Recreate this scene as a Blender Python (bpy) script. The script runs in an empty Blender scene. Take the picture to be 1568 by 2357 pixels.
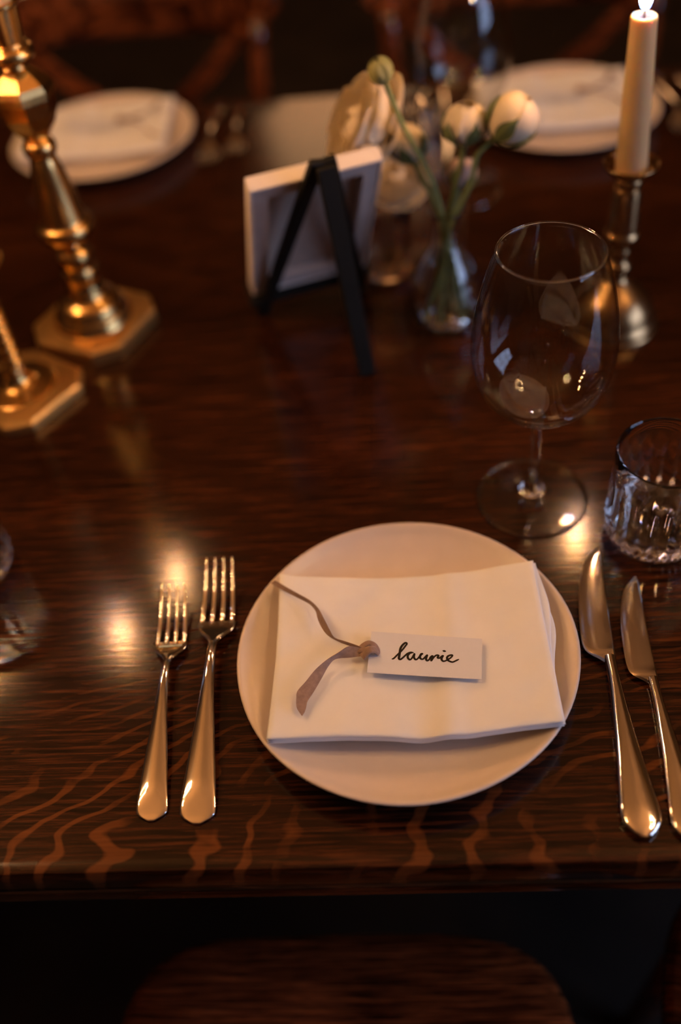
import bpy, math, random
from mathutils import Vector, Matrix, noise as mnoise

scene = bpy.context.scene
col = scene.collection
PI = math.pi
random.seed(7)
TZ = 0.75                                   # height of the table top above the floor

# ------------------------------------------------------------------ camera
def make_camera():
    th, roll, yaw = math.radians(46.375), math.radians(-7.037), math.radians(5.944)
    fw = Vector((-math.sin(yaw) * math.cos(th), math.cos(yaw) * math.cos(th), -math.sin(th)))
    r0 = Vector((math.cos(yaw), math.sin(yaw), 0))
    u0 = r0.cross(fw)
    r = r0 * math.cos(roll) + u0 * math.sin(roll)
    u = -r0 * math.sin(roll) + u0 * math.cos(roll)
    cd = bpy.data.cameras.new('camera')
    cd.sensor_fit = 'VERTICAL'
    cd.sensor_height = 36.0
    cd.sensor_width = 24.0
    cd.lens = 2277.5 / 2357.0 * 36.0
    cd.clip_start = 0.02
    cd.dof.use_dof = True
    cd.dof.focus_distance = 0.685
    cd.dof.aperture_fstop = 1.6
    ob = bpy.data.objects.new('camera', cd)
    col.objects.link(ob)
    m = Matrix((r, u, -fw)).transposed().to_4x4()
    m.translation = Vector((0.0086, -0.2629, 0.6021 + TZ))
    ob.matrix_world = m
    scene.camera = ob
make_camera()

# ------------------------------------------------------------------ world, exposure, sampling
W = bpy.data.worlds.new('evening_sky')
scene.world = W
W.use_nodes = True
W.node_tree.nodes['Background'].inputs[0].default_value = (0.46, 0.60, 1.0, 1)
W.node_tree.nodes['Background'].inputs[1].default_value = 3.1
vs = scene.view_settings
vs.view_transform = 'Standard'
vs.look = 'None'
vs.gamma = 1.0
vs.use_curve_mapping = False
vs.exposure = 1.05
scene.cycles.use_denoising = True
scene.cycles.max_bounces = 20
scene.cycles.transmission_bounces = 18
scene.cycles.glossy_bounces = 8
scene.cycles.diffuse_bounces = 3
scene.cycles.transparent_max_bounces = 24
scene.cycles.sample_clamp_indirect = 25.0
scene.cycles.blur_glossy = 0.3

# the window's daylight portal (in the window opening of wall_right)
WIN = dict(y0=-1.9, y1=0.1, z0=0.95, z1=2.35, x=2.6)
pl = bpy.data.lights.new('window_right_offscreen', 'AREA')
pl.shape = 'RECTANGLE'
pl.size = WIN['z1'] - WIN['z0']
pl.size_y = WIN['y1'] - WIN['y0']
pl.cycles.is_portal = True
po = bpy.data.objects.new('window_right_offscreen', pl)
po.location = (WIN['x'] + 0.12, (WIN['y0'] + WIN['y1']) / 2, (WIN['z0'] + WIN['z1']) / 2)
po.rotation_euler = (0, math.radians(90), 0)
col.objects.link(po)

# ------------------------------------------------------------------ material helpers
def new_mat(name):
    m = bpy.data.materials.new(name)
    m.use_nodes = True
    nt = m.node_tree
    return m, nt, nt.nodes['Principled BSDF']

def N(nt, typ, **kw):
    n = nt.nodes.new(typ)
    for k, v in kw.items():
        if k.startswith('i_'):
            key = k[2:].replace('_', ' ')
            n.inputs[key].default_value = v
        else:
            setattr(n, k, v)
    return n

def ramp(nt, fac, stops):
    r = nt.nodes.new('ShaderNodeValToRGB')
    cr = r.color_ramp
    while len(cr.elements) < len(stops):
        cr.elements.new(0.5)
    for e, (p, c) in zip(cr.elements, stops):
        e.position = p
        e.color = (*c, 1) if len(c) == 3 else c
    nt.links.new(fac, r.inputs[0])
    return r

def coords(nt, scale=(1, 1, 1), which='Object'):
    tc = nt.nodes.new('ShaderNodeTexCoord')
    mp = nt.nodes.new('ShaderNodeMapping')
    mp.inputs['Scale'].default_value = scale
    nt.links.new(tc.outputs[which], mp.inputs[0])
    return mp.outputs[0]

def noise(nt, vec, scale, detail=4, rough=0.55, dist=0.0):
    n = nt.nodes.new('ShaderNodeTexNoise')
    n.inputs['Scale'].default_value = scale
    n.inputs['Detail'].default_value = detail
    n.inputs['Roughness'].default_value = rough
    n.inputs['Distortion'].default_value = dist
    nt.links.new(vec, n.inputs['Vector'])
    return n.outputs[0]

def bump(nt, bsdf, height, strength, dist):
    b = nt.nodes.new('ShaderNodeBump')
    b.inputs['Strength'].default_value = strength
    b.inputs['Distance'].default_value = dist
    nt.links.new(height, b.inputs['Height'])
    nt.links.new(b.outputs[0], bsdf.inputs['Normal'])

def simple(name, color, rough=0.5, metal=0.0, var=0.0, vscale=20, bmp=0.0, bscale=80, spec=0.5, bdist=0.001, sss=0.0, sheen=0.0):
    m, nt, b = new_mat(name)
    b.inputs['Roughness'].default_value = rough
    b.inputs['Metallic'].default_value = metal
    b.inputs['Specular IOR Level'].default_value = spec
    v = coords(nt)
    n = noise(nt, v, vscale)
    lo = tuple(max(0, c * (1 - var)) for c in color)
    hi = tuple(min(1, c * (1 + var)) for c in color)
    r = ramp(nt, n, [(0.3, lo), (0.7, hi)])
    nt.links.new(r.outputs[0], b.inputs['Base Color'])
    if sss:
        b.inputs['Subsurface Weight'].default_value = sss
        b.inputs['Subsurface Radius'].default_value = (1.0, 0.45, 0.15)
        b.inputs['Subsurface Scale'].default_value = 0.012
    if sheen:
        b.inputs['Sheen Weight'].default_value = sheen
        b.inputs['Sheen Roughness'].default_value = 0.35
    if bmp:
        bump(nt, b, noise(nt, v, bscale, 3), bmp, bdist)
    return m

def math_node(nt, op, a, b=None, c=None, clamp=False):
    n = nt.nodes.new('ShaderNodeMath')
    n.operation = op
    n.use_clamp = clamp
    for i, x in enumerate((a, b, c)):
        if x is None:
            continue
        if isinstance(x, (int, float)):
            n.inputs[i].default_value = x
        else:
            nt.links.new(x, n.inputs[i])
    return n.outputs[0]

def mixc(nt, fac, a, b, blend='MIX'):
    n = nt.nodes.new('ShaderNodeMix')
    n.data_type = 'RGBA'
    n.blend_type = blend
    for sock, x in ((n.inputs['Factor'], fac), (n.inputs['A'], a), (n.inputs['B'], b)):
        pass
    def put(s, x):
        if isinstance(x, tuple):
            s.default_value = (*x, 1)
        elif isinstance(x, (int, float)):
            s.default_value = x
        else:
            nt.links.new(x, s)
    put(n.inputs[0], fac)
    put(n.inputs[6], a)
    put(n.inputs[7], b)
    return n.outputs[2]

def oak_mat(name, flakes=True, k=1.0):
    """dark stained quarter-sawn oak, grain along x, ray flakes crossing it near the front edge"""
    m, nt, b = new_mat(name)
    tc = nt.nodes.new('ShaderNodeTexCoord')
    obj = tc.outputs['Object']
    def mapped(s):
        mp = nt.nodes.new('ShaderNodeMapping')
        mp.inputs['Scale'].default_value = s
        nt.links.new(obj, mp.inputs[0])
        return mp.outputs[0]
    fine = noise(nt, mapped((14, 330, 60)), 1.0, 5, 0.65, 0.3)
    pores = noise(nt, mapped((17, 400, 60)), 1.0, 3, 0.6, 0.2)
    tone = noise(nt, mapped((2.2, 11, 3)), 1.0, 4, 0.55, 0.6)
    base = ramp(nt, fine, [(0.34, (0.008 * k, 0.0022 * k, 0.0009 * k)), (0.50, (0.052 * k, 0.0145 * k, 0.0050 * k)), (0.72, (0.160 * k, 0.044 * k, 0.012 * k))])
    tn = ramp(nt, tone, [(0.3, (0.55, 0.50, 0.48)), (0.7, (1.25, 1.2, 1.15))])
    colr = mixc(nt, 1.0, base.outputs[0], tn.outputs[0], 'MULTIPLY')
    pr = ramp(nt, pores, [(0.38, (0.18, 0.16, 0.15)), (0.52, (1.12, 1.12, 1.12))])
    colr = mixc(nt, 0.85, colr, pr.outputs[0], 'MULTIPLY')
    if flakes:
        sep = nt.nodes.new('ShaderNodeSeparateXYZ')
        nt.links.new(obj, sep.inputs[0])
        x, y = sep.outputs[0], sep.outputs[1]
        warp = noise(nt, mapped((7, 12, 5)), 1.0, 3, 0.5, 0.0)
        warp2 = noise(nt, mapped((28, 34, 5)), 1.0, 2, 0.5, 0.0)
        ys = math_node(nt, 'MAXIMUM', math_node(nt, 'SUBTRACT', y, 0.028), 0.0)
        sh = math_node(nt, 'MULTIPLY', math_node(nt, 'POWER', ys, 1.6), 7.5)
        ph = math_node(nt, 'SUBTRACT', x, sh)
        ph = math_node(nt, 'ADD', ph, math_node(nt, 'MULTIPLY', math_node(nt, 'SUBTRACT', warp, 0.5), 0.16))
        ph = math_node(nt, 'ADD', ph, math_node(nt, 'MULTIPLY', math_node(nt, 'SUBTRACT', warp2, 0.5), 0.012))
        sn = math_node(nt, 'SINE', math_node(nt, 'MULTIPLY', ph, 2 * PI / 0.033))
        band = ramp(nt, sn, [(0.0, (0, 0, 0)), (0.58, (0, 0, 0)), (0.86, (1, 1, 1))])
        brk = ramp(nt, noise(nt, mapped((13, 16, 5)), 1.0, 3, 0.6, 0.4), [(0.42, (0, 0, 0)), (0.56, (1, 1, 1))])
        fade = nt.nodes.new('ShaderNodeMapRange')
        fade.inputs['From Min'].default_value = 0.045
        fade.inputs['From Max'].default_value = 0.20
        fade.inputs['To Min'].default_value = 0.78
        fade.inputs['To Max'].default_value = 0.10
        nt.links.new(y, fade.inputs[0])
        f = math_node(nt, 'MULTIPLY', math_node(nt, 'MULTIPLY', band.outputs[0], brk.outputs[0]), fade.outputs[0])
        fl = ramp(nt, fine, [(0.3, (0.13, 0.036, 0.009)), (0.7, (0.22, 0.066, 0.016))])
        colr = mixc(nt, f, colr, fl.outputs[0])
    nt.links.new(colr, b.inputs['Base Color'])
    rr = nt.nodes.new('ShaderNodeMapRange')
    rr.inputs['To Min'].default_value = 0.09
    rr.inputs['To Max'].default_value = 0.19
    nt.links.new(fine, rr.inputs[0])
    nt.links.new(rr.outputs[0], b.inputs['Roughness'])
    b.inputs['Specular IOR Level'].default_value = 0.5
    h = math_node(nt, 'ADD', math_node(nt, 'MULTIPLY', fine, 0.6), pores)
    bump(nt, b, h, 0.15, 0.0004)
    return m

def glass_mat(name, color=(1, 1, 1), ior=1.5, rough=0.0):
    m, nt, b = new_mat(name)
    b.inputs['Base Color'].default_value = (*color, 1)
    b.inputs['Transmission Weight'].default_value = 1.0
    b.inputs['Roughness'].default_value = rough
    b.inputs['IOR'].default_value = ior
    return m

def thin_glass_mat(name, tint=(0.97, 0.97, 0.96), ior=1.5):
    """thin-walled glass: the wall is too thin to bend light, so it only reflects (Fresnel) and lets the rest pass"""
    m = bpy.data.materials.new(name)
    m.use_nodes = True
    nt = m.node_tree
    for n in list(nt.nodes):
        if n.type != 'OUTPUT_MATERIAL':
            nt.nodes.remove(n)
    out = nt.nodes['Material Output']
    tr = N(nt, 'ShaderNodeBsdfTransparent')
    tr.inputs[0].default_value = (*tint, 1)
    gl = N(nt, 'ShaderNodeBsdfGlossy')
    gl.inputs['Roughness'].default_value = 0.0
    lw = N(nt, 'ShaderNodeLayerWeight')
    lw.inputs[0].default_value = 0.5
    f0 = ((ior - 1) / (ior + 1)) ** 2
    fr = math_node(nt, 'ADD', math_node(nt, 'MULTIPLY', math_node(nt, 'POWER', lw.outputs['Facing'], 5.0), 1 - f0), f0)
    mx = N(nt, 'ShaderNodeMixShader')
    nt.links.new(fr, mx.inputs[0])
    nt.links.new(tr.outputs[0], mx.inputs[1])
    nt.links.new(gl.outputs[0], mx.inputs[2])
    nt.links.new(mx.outputs[0], out.inputs[0])
    return m

def emit_mat(name, color, strength):
    m = bpy.data.materials.new(name)
    m.use_nodes = True
    nt = m.node_tree
    b = nt.nodes['Principled BSDF']
    b.inputs['Base Color'].default_value = (*color, 1)
    b.inputs['Emission Color'].default_value = (*color, 1)
    b.inputs['Emission Strength'].default_value = strength
    return m

def petal_mat(name, color):
    m = simple(name, color, 0.6, var=0.04, vscale=90)
    nt = m.node_tree
    b = nt.nodes['Principled BSDF']
    tl = N(nt, 'ShaderNodeBsdfTranslucent')
    tl.inputs[0].default_value = (color[0], color[1] * .95, color[2] * .85, 1)
    mx = N(nt, 'ShaderNodeMixShader')
    mx.inputs[0].default_value = 0.4
    nt.links.new(b.outputs[0], mx.inputs[1])
    nt.links.new(tl.outputs[0], mx.inputs[2])
    nt.links.new(mx.outputs[0], nt.nodes['Material Output'].inputs[0])
    return m

M = {}
M['oak'] = oak_mat('dark_oak_top', True, 0.66)
M['oak_plain'] = oak_mat('dark_oak_plain', False, 0.9)
M['chair'] = oak_mat('chair_wood', False, 2.8)
M['floor'] = simple('floor_boards', (0.030, 0.019, 0.012), 0.55, var=0.4, vscale=6)
M['wall'] = simple('wall_panelling', (0.10, 0.062, 0.038), 0.6, var=0.2, vscale=3)
M['ceiling'] = simple('ceiling_plaster', (0.42, 0.25, 0.13), 0.9, var=0.1, vscale=2)
M['plate'] = simple('glazed_stoneware', (0.70, 0.59, 0.51), 0.32, var=0.025, vscale=60, bmp=0.05, bscale=25, bdist=0.002)
M['linen'] = simple('napkin_linen', (0.86, 0.85, 0.84), 0.85, var=0.02, vscale=40, bmp=0.12, bscale=1400, bdist=0.0003, sheen=0.1)
M['paper'] = simple('card_paper', (0.75, 0.76, 0.82), 0.8, var=0.01, vscale=200)
M['ink'] = simple('black_ink', (0.010, 0.007, 0.004), 0.45)
M['velvet'] = simple('taupe_velvet', (0.33, 0.215, 0.165), 0.9, var=0.18, vscale=300, bmp=0.2, bscale=2500, bdist=0.0003, sheen=0.35)
M['silver'] = simple('polished_silver', (0.86, 0.80, 0.72), 0.09, 1.0, var=0.02, vscale=40)
M['blade'] = simple('blade_steel', (0.78, 0.72, 0.66), 0.13, 1.0, var=0.02, vscale=60)
M['brass'] = simple('old_brass', (0.72, 0.43, 0.15), 0.22, 1.0, var=0.15, vscale=40, bmp=0.05, bscale=150)
M['brass_base'] = simple('worn_brass', (0.72, 0.43, 0.15), 0.46, 1.0, var=0.15, vscale=40, bmp=0.05, bscale=150)
M['dark_brass'] = simple('tarnished_brass', (0.42, 0.25, 0.11), 0.27, 1.0, var=0.2, vscale=50, bmp=0.05, bscale=150)
M['glass'] = glass_mat('crystal', (0.985, 0.985, 0.98), 1.5)
M['thin'] = thin_glass_mat('thin_glass')
M['water'] = glass_mat('water', (0.96, 0.98, 0.95), 1.33)
M['amber'] = glass_mat('amber_glass', (0.86, 0.62, 0.42), 1.5)
M['black'] = simple('black_painted_wood', (0.006, 0.006, 0.005), 0.6, spec=0.25, var=0.2, vscale=60, bmp=0.1, bscale=200)
M['canvas_white'] = simple('primed_canvas', (0.80, 0.72, 0.66), 0.8, var=0.03, vscale=100, bmp=0.15, bscale=900, bdist=0.0003)
M['canvas_back'] = simple('raw_canvas', (0.50, 0.37, 0.30), 0.9, var=0.06, vscale=60, bmp=0.15, bscale=900, bdist=0.0003)
M['stretcher'] = simple('stretcher_wood', (0.58, 0.47, 0.42), 0.8, var=0.08, vscale=60)
M['wax'] = simple('candle_wax', (0.66, 0.47, 0.25), 0.5, var=0.02, sss=0.8)
M['wick'] = simple('burnt_wick', (0.02, 0.012, 0.01), 0.9)
M['petal'] = petal_mat('cream_petal', (0.95, 0.87, 0.70))
M['petal_pink'] = petal_mat('blush_petal', (0.92, 0.76, 0.68))
M['green'] = simple('stem_green', (0.19, 0.235, 0.075), 0.55, var=0.25, vscale=50)
M['sepal'] = simple('sepal_green', (0.12, 0.155, 0.055), 0.6, var=0.3, vscale=80)
M['bud'] = simple('green_bud', (0.28, 0.28, 0.10), 0.6, var=0.2, vscale=90)
M['iron'] = simple('chandelier_iron', (0.03, 0.025, 0.02), 0.45, 0.8, var=0.2)
M['white_frame'] = simple('window_paint', (0.6, 0.58, 0.55), 0.5)
M['shade'] = emit_mat('lit_lamp_shade', (1.0, 0.58, 0.28), 1.0)
M['bulb'] = emit_mat('glowing_bulb', (1.0, 0.60, 0.27), 185.0)

def flame_mat():
    m = bpy.data.materials.new('candle_flame')
    m.use_nodes = True
    nt = m.node_tree
    b = nt.nodes['Principled BSDF']
    tc = nt.nodes.new('ShaderNodeTexCoord')
    sp = nt.nodes.new('ShaderNodeSeparateXYZ')
    nt.links.new(tc.outputs['Generated'], sp.inputs[0])
    r = ramp(nt, sp.outputs[2], [(0.0, (0.05, 0.16, 1.0)), (0.16, (0.25, 0.38, 0.9)), (0.30, (1.0, 0.48, 0.15)), (0.8, (1.0, 0.43, 0.11))])
    s = ramp(nt, sp.outputs[2], [(0.0, (0.01, 0.01, 0.01)), (0.14, (0.05, 0.05, 0.05)), (0.32, (1, 1, 1)), (1.0, (0.8, 0.8, 0.8))])
    st = math_node(nt, 'MULTIPLY', s.outputs[0], 420.0)
    b.inputs['Base Color'].default_value = (0, 0, 0, 1)
    nt.links.new(r.outputs[0], b.inputs['Emission Color'])
    nt.links.new(st, b.inputs['Emission Strength'])
    return m
M['flame'] = flame_mat()

# ------------------------------------------------------------------ object helpers
def tag(o, label=None, cat=None, group=None, kind=None):
    if label: o['label'] = label
    if cat: o['category'] = cat
    if group: o['group'] = group
    if kind: o['kind'] = kind
    return o

def thing(name, label, cat, loc, rotz=0.0, group=None):
    o = bpy.data.objects.new(name, None)
    o.empty_display_size = 0.02
    col.objects.link(o)
    o.location = loc
    o.rotation_euler = (0, 0, rotz)
    return tag(o, label, cat, group)

def mesh_from(name, vf, smooth=True, mat=None):
    v, f = vf
    me = bpy.data.meshes.new(name)
    me.from_pydata([tuple(p) for p in v], [], f)
    me.update()
    if smooth:
        for p in me.polygons:
            p.use_smooth = True
    if mat:
        me.materials.append(M[mat])
    return me

def obj(name, vf, mat, parent=None, smooth=True, loc=None, mw=None, auto=None):
    me = vf if isinstance(vf, bpy.types.Mesh) else mesh_from(name, vf, smooth, mat)
    if auto is not None and not isinstance(vf, bpy.types.Mesh):
        me.set_sharp_from_angle(angle=math.radians(auto))
    o = bpy.data.objects.new(name, me)
    col.objects.link(o)
    if parent:
        o.parent = parent
    if mw is not None:
        o.matrix_local = mw
    elif loc is not None:
        o.location = loc
    return o

def join(*parts):
    V, F = [], []
    for v, f in parts:
        k = len(V)
        V += list(v)
        F += [[i + k for i in q] for q in f]
    return V, F

def xf(vf, m):
    return [m @ Vector(p) for p in vf[0]], vf[1]

def box(c, s):
    cx, cy, cz = c
    a, b, d = s[0] / 2, s[1] / 2, s[2] / 2
    v = [(cx + i * a, cy + j * b, cz + k * d) for k in (-1, 1) for j in (-1, 1) for i in (-1, 1)]
    f = [[0, 2, 3, 1], [4, 5, 7, 6], [0, 1, 5, 4], [2, 6, 7, 3], [0, 4, 6, 2], [1, 3, 7, 5]]
    return v, f

def bbox(c, s, e=0.002):
    """box with chamfered edges"""
    a, b, d = s[0] / 2, s[1] / 2, s[2] / 2
    e = min(e, a * .9, b * .9, d * .9)
    rings = []
    for z, ins in ((-d, e), (-d + e, 0), (d - e, 0), (d, e)):
        x, y = a - ins, b - ins
        q = e if ins == 0 else e * .4
        rings.append([(c[0] + px, c[1] + py, c[2] + z) for px, py in
                      ((x - q, -y), (x, -y + q), (x, y - q), (x - q, y), (-x + q, y), (-x, y - q), (-x, -y + q), (-x + q, -y))])
    return loft(rings)

def loft(rings, cap=True, closed_ring=True, closed_path=False):
    n = len(rings[0])
    V = [p for r in rings for p in r]
    F = []
    R = len(rings)
    for i in range(R if closed_path else R - 1):
        a, b = i * n, ((i + 1) % R) * n
        for j in range(n if closed_ring else n - 1):
            k = (j + 1) % n
            F.append([a + j, a + k, b + k, b + j])
    if cap and not closed_path and closed_ring:
        F.append(list(range(n))[::-1])
        F.append([(R - 1) * n + j for j in range(n)])
    return V, F

def lathe(prof, n=48, mod=None):
    """prof: list of (r, z); r<=1e-6 closes to a pole. Closed solids: start and end on the axis."""
    V, F, idx = [], [], []
    for (r, z) in prof:
        if r < 1e-6:
            idx.append([len(V)])
            V.append((0, 0, z))
        else:
            row = []
            for j in range(n):
                t = 2 * PI * j / n
                rr = r if mod is None else mod(r, z, t)
                row.append(len(V))
                V.append((rr * math.cos(t), rr * math.sin(t), z))
            idx.append(row)
    for a, b in zip(idx[:-1], idx[1:]):
        if len(a) == 1 and len(b) == 1:
            continue
        for j in range(n):
            k = (j + 1) % n
            if len(a) == 1:
                F.append([a[0], b[k], b[j]][::-1] if False else [a[0], b[k], b[j]])
            elif len(b) == 1:
                F.append([a[j], a[k], b[0]])
            else:
                F.append([a[j], a[k], b[k], b[j]])
    return V, F

def crom(pts, sub=6):
    """Catmull-Rom through points (tuples of any length)"""
    out = []
    P = [Vector(p) for p in pts]
    for i in range(len(P) - 1):
        p0 = P[i - 1] if i else P[0] * 2 - P[1]
        p1, p2 = P[i], P[i + 1]
        p3 = P[i + 2] if i + 2 < len(P) else P[-1] * 2 - P[-2]
        for s in range(sub):
            t = s / sub
            out.append(0.5 * ((2 * p1) + (p2 - p0) * t + (2 * p0 - 5 * p1 + 4 * p2 - p3) * t * t + (3 * p1 - p0 - 3 * p2 + p3) * t ** 3))
    out.append(P[-1])
    return out

def smooth_prof(pts, sub=4):
    return [(max(0.0, p[0]), p[1]) for p in crom(pts, sub)]

def tube(path, rad, n=10, cap=True):
    P = [Vector(p) for p in path]
    R = rad if isinstance(rad, (list, tuple)) else [rad] * len(P)
    rings = []
    up = None
    for i, p in enumerate(P):
        t = (P[min(i + 1, len(P) - 1)] - P[max(i - 1, 0)]).normalized()
        if up is None:
            up = Vector((0, 0, 1)) if abs(t.z) < .9 else Vector((0, 1, 0))
        s = t.cross(up).normalized()
        up = s.cross(t).normalized()
        rings.append([p + (s * math.cos(2 * PI * j / n) + up * math.sin(2 * PI * j / n)) * R[i] for j in range(n)])
    return loft(rings, cap)

def bar(a, b, w, h, e=0.0015, hint=(0, 0, 1)):
    """rectangular bar from a to b, width w (sideways), height h (along hint)"""
    a, b = Vector(a), Vector(b)
    t = (b - a)
    L = t.length
    t.normalize()
    s = t.cross(Vector(hint)).normalized()
    u = s.cross(t).normalized()
    vf = bbox((0, 0, L / 2), (w, h, L), e)
    m = Matrix((s, u, t)).transposed().to_4x4()
    # keep handedness
    if m.determinant() < 0:
        m = Matrix((-s, u, t)).transposed().to_4x4()
    m.translation = a
    return xf(vf, m)

def copy_tree(o, loc=None, rotz=None, label=None, group=None, parent=None):
    c = o.copy()
    col.objects.link(c)
    if parent is not None:
        c.parent = parent
    if loc is not None:
        c.location = loc
    if rotz is not None:
        c.rotation_euler = (0, 0, rotz)
    if label:
        c['label'] = label
    if group:
        c['group'] = group
    for ch in list(o.children):
        copy_tree(ch, parent=c)
    return c

# ------------------------------------------------------------------ room shell
X0, X1, Y0, Y1, H = -3.6, WIN['x'], -2.8, 5.2, 2.9
tag(obj('floor', box(((X0 + X1) / 2, (Y0 + Y1) / 2, -0.05), (X1 - X0 + .4, Y1 - Y0 + .4, 0.1)), 'floor', smooth=False), kind='structure')
tag(obj('ceiling', box(((X0 + X1) / 2, (Y0 + Y1) / 2, H + 0.05), (X1 - X0 + .4, Y1 - Y0 + .4, 0.1)), 'ceiling', smooth=False), kind='structure')
tag(obj('wall_left', box((X0 - .1, (Y0 + Y1) / 2, H / 2), (.2, Y1 - Y0, H)), 'wall', smooth=False), kind='structure')
tag(obj('wall_back', box(((X0 + X1) / 2, Y1 + .1, H / 2), (X1 - X0 + .4, .2, H)), 'wall', smooth=False), kind='structure')
tag(obj('wall_front', box(((X0 + X1) / 2, Y0 - .1, H / 2), (X1 - X0 + .4, .2, H)), 'wall', smooth=False), kind='structure')
wy0, wy1, wz0, wz1 = WIN['y0'], WIN['y1'], WIN['z0'], WIN['z1']
tag(obj('wall_right', join(
    box((X1 + .1, (Y0 + wy0) / 2, H / 2), (.2, wy0 - Y0, H)),
    box((X1 + .1, (Y1 + wy1) / 2, H / 2), (.2, Y1 - wy1, H)),
    box((X1 + .1, (wy0 + wy1) / 2, wz0 / 2), (.2, wy1 - wy0, wz0)),
    box((X1 + .1, (wy0 + wy1) / 2, (H + wz1) / 2), (.2, wy1 - wy0, H - wz1))), 'wall', smooth=False), kind='structure')
win = bpy.data.objects.new('window_1', None)
col.objects.link(win)
win.location = (X1 + .06, (wy0 + wy1) / 2, wz0)
tag(win, kind='structure')
wh, ww = wz1 - wz0, wy1 - wy0
obj('window_frame', join(box((0, -ww / 2 + .03, wh / 2), (.06, .06, wh)), box((0, ww / 2 - .03, wh / 2), (.06, .06, wh)),
                         box((0, 0, .03), (.06, ww - .12, .06)), box((0, 0, wh - .03), (.06, ww - .12, .06))), 'white_frame', win, False)
for k in (-1, 1):
    obj('mullion', box((0, k * ww / 6, wh / 2), (.05, .045, wh - .12)), 'white_frame', win, False)
obj('transom_bar', box((0, 0, wh * .62), (.05, ww - .12, .04)), 'white_frame', win, False)
for i in range(3):
    obj('pane', box((0.0, (i - 1) * ww / 3, wh / 2), (.004, ww / 3 - .06, wh - .12)), 'thin', win, False)

# ------------------------------------------------------------------ lamps overhead
CR = .19
def chandelier(name, loc, rot, label):
    x, y, z = loc
    t = thing(name, label, 'chandelier', (x, y, z), rot, 'eight-armed chandeliers above the table')
    drop = H - z
    obj('rod', tube([(0, 0, .12), (0, 0, drop - .02)], .008, 8), 'iron', t)
    obj('canopy', lathe([(0, drop - .045), (.03, drop - .04), (.055, drop - .012), (.055, drop), (0, drop)], 20), 'iron', t)
    obj('hub', lathe(smooth_prof([(0, -.10), (.02, -.085), (.035, -.05), (.022, 0), (.03, .05), (.014, .1), (0, .13)], 3), 20), 'iron', t)
    for k in range(8):
        a = 2 * PI * k / 8
        c, s = math.cos(a) * CR / .17, math.sin(a) * CR / .17
        pts = crom([(c * r, s * r, h) for r, h in ((.02, -.03), (.07, -.075), (.13, -.07), (.17, -.03))], 4)
        arm = obj('arm', tube(pts, .006, 8), 'iron', t)
        obj('drip_cup', xf(lathe([(0, -.012), (.018, -.01), (.026, 0), (.02, .002), (0, .002)], 16), Matrix.Translation((c * .17, s * .17, -.02))), 'iron', arm)
        obj('candle_sleeve', xf(lathe([(0, 0), (.011, 0), (.011, .07), (0, .07)], 12), Matrix.Translation((c * .17, s * .17, -.018))), 'wax', arm)
        obj('bulb_offscreen', xf(lathe([(0, 0), (.010, .004), (.017, .018), (.016, .030), (.008, .048), (0, .062)], 14), Matrix.Translation((c * .17, s * .17, .052))), 'bulb', arm)
    return t
chandelier('chandelier_left_offscreen', (-1.20, 0.30, 2.2), math.radians(-78), 'black iron eight-armed chandelier hanging on the side of the two forks')
chandelier('chandelier_right_offscreen', (1.05, 0.25, 2.2), math.radians(225), 'black iron eight-armed chandelier hanging on the side of the two knives')
t = thing('pendant_lamp_offscreen', 'cream drum-shaded pendant lamp hanging beyond the dining table', 'lamp', (-0.17, 3.3, TZ + 0.93))
obj('cord', tube([(0, 0, .30), (0, 0, H - TZ - .93 - .01)], .004, 8), 'black', t)
obj('shade_offscreen', join(lathe([(.30, 0), (.26, .30), (.257, .30), (.297, 0), (.30, 0)], 40)), 'shade', t, auto=40)
obj('spider', join(bar((-.258, 0, .29), (.258, 0, .29), .006, .006), bar((0, -.258, .29), (0, .258, .29), .006, .006)), 'iron', t)
obj('canopy', lathe([(0, H - TZ - .93 - .03), (.05, H - TZ - .93 - .025), (.05, H - TZ - .93), (0, H - TZ - .93)], 20), 'iron', t)

# ------------------------------------------------------------------ dining table
DEP = 1.119
t = thing('dining_table', 'long dark stained oak dining table with orange ray flecks', 'table', (0, 0, 0))
TX0, TX1 = -1.75, 1.55
def table_top():
    # profile in y-z swept along x : worn rounded arris at top
    pr = [(0.014, 0.0), (0.010, 0.0), (0.006, -0.0001), (0.002, -0.0018), (0.0, -0.006), (0.0, -0.024), (0.0015, -0.0265)]
    prof = [(y, z) for y, z in pr] + [(DEP - y, z) for y, z in reversed(pr)]
    nx = 140
    rings = []
    for i in range(nx + 1):
        x = TX0 + (TX1 - TX0) * i / nx
        w = 0.0006 * mnoise.noise((x * 9, 0, 0)) + 0.0004 * mnoise.noise((x * 40, 3, 0))
        rings.append([(x, y + (w if y < .01 else 0), z) for y, z in prof])
    return loft(rings)
obj('tabletop', xf(table_top(), Matrix.Translation((0, 0, TZ))), 'oak', t, auto=35)
for yy, s in ((0.0, 1), (DEP, -1)):
    pr = [(0.003, -0.0265), (0.0045, -0.029), (0.001, -0.031), (0.0, -0.034), (0.001, -0.043), (0.004, -0.046), (0.03, -0.046), (0.03, -0.0265)]
    rings = [[(x, yy + s * y, TZ + z) for y, z in (pr if s > 0 else pr[::-1])] for x in (TX0 + .002, TX1 - .002)]
    obj('edge_moulding', loft(rings), 'oak_plain', t, auto=35)
for y in (0.16, DEP - 0.16):
    obj('apron', bbox(((TX0 + TX1) / 2, y, TZ - .0265 - .04), (TX1 - TX0 - .5, .025, .08)), 'oak_plain', t, False)
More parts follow.
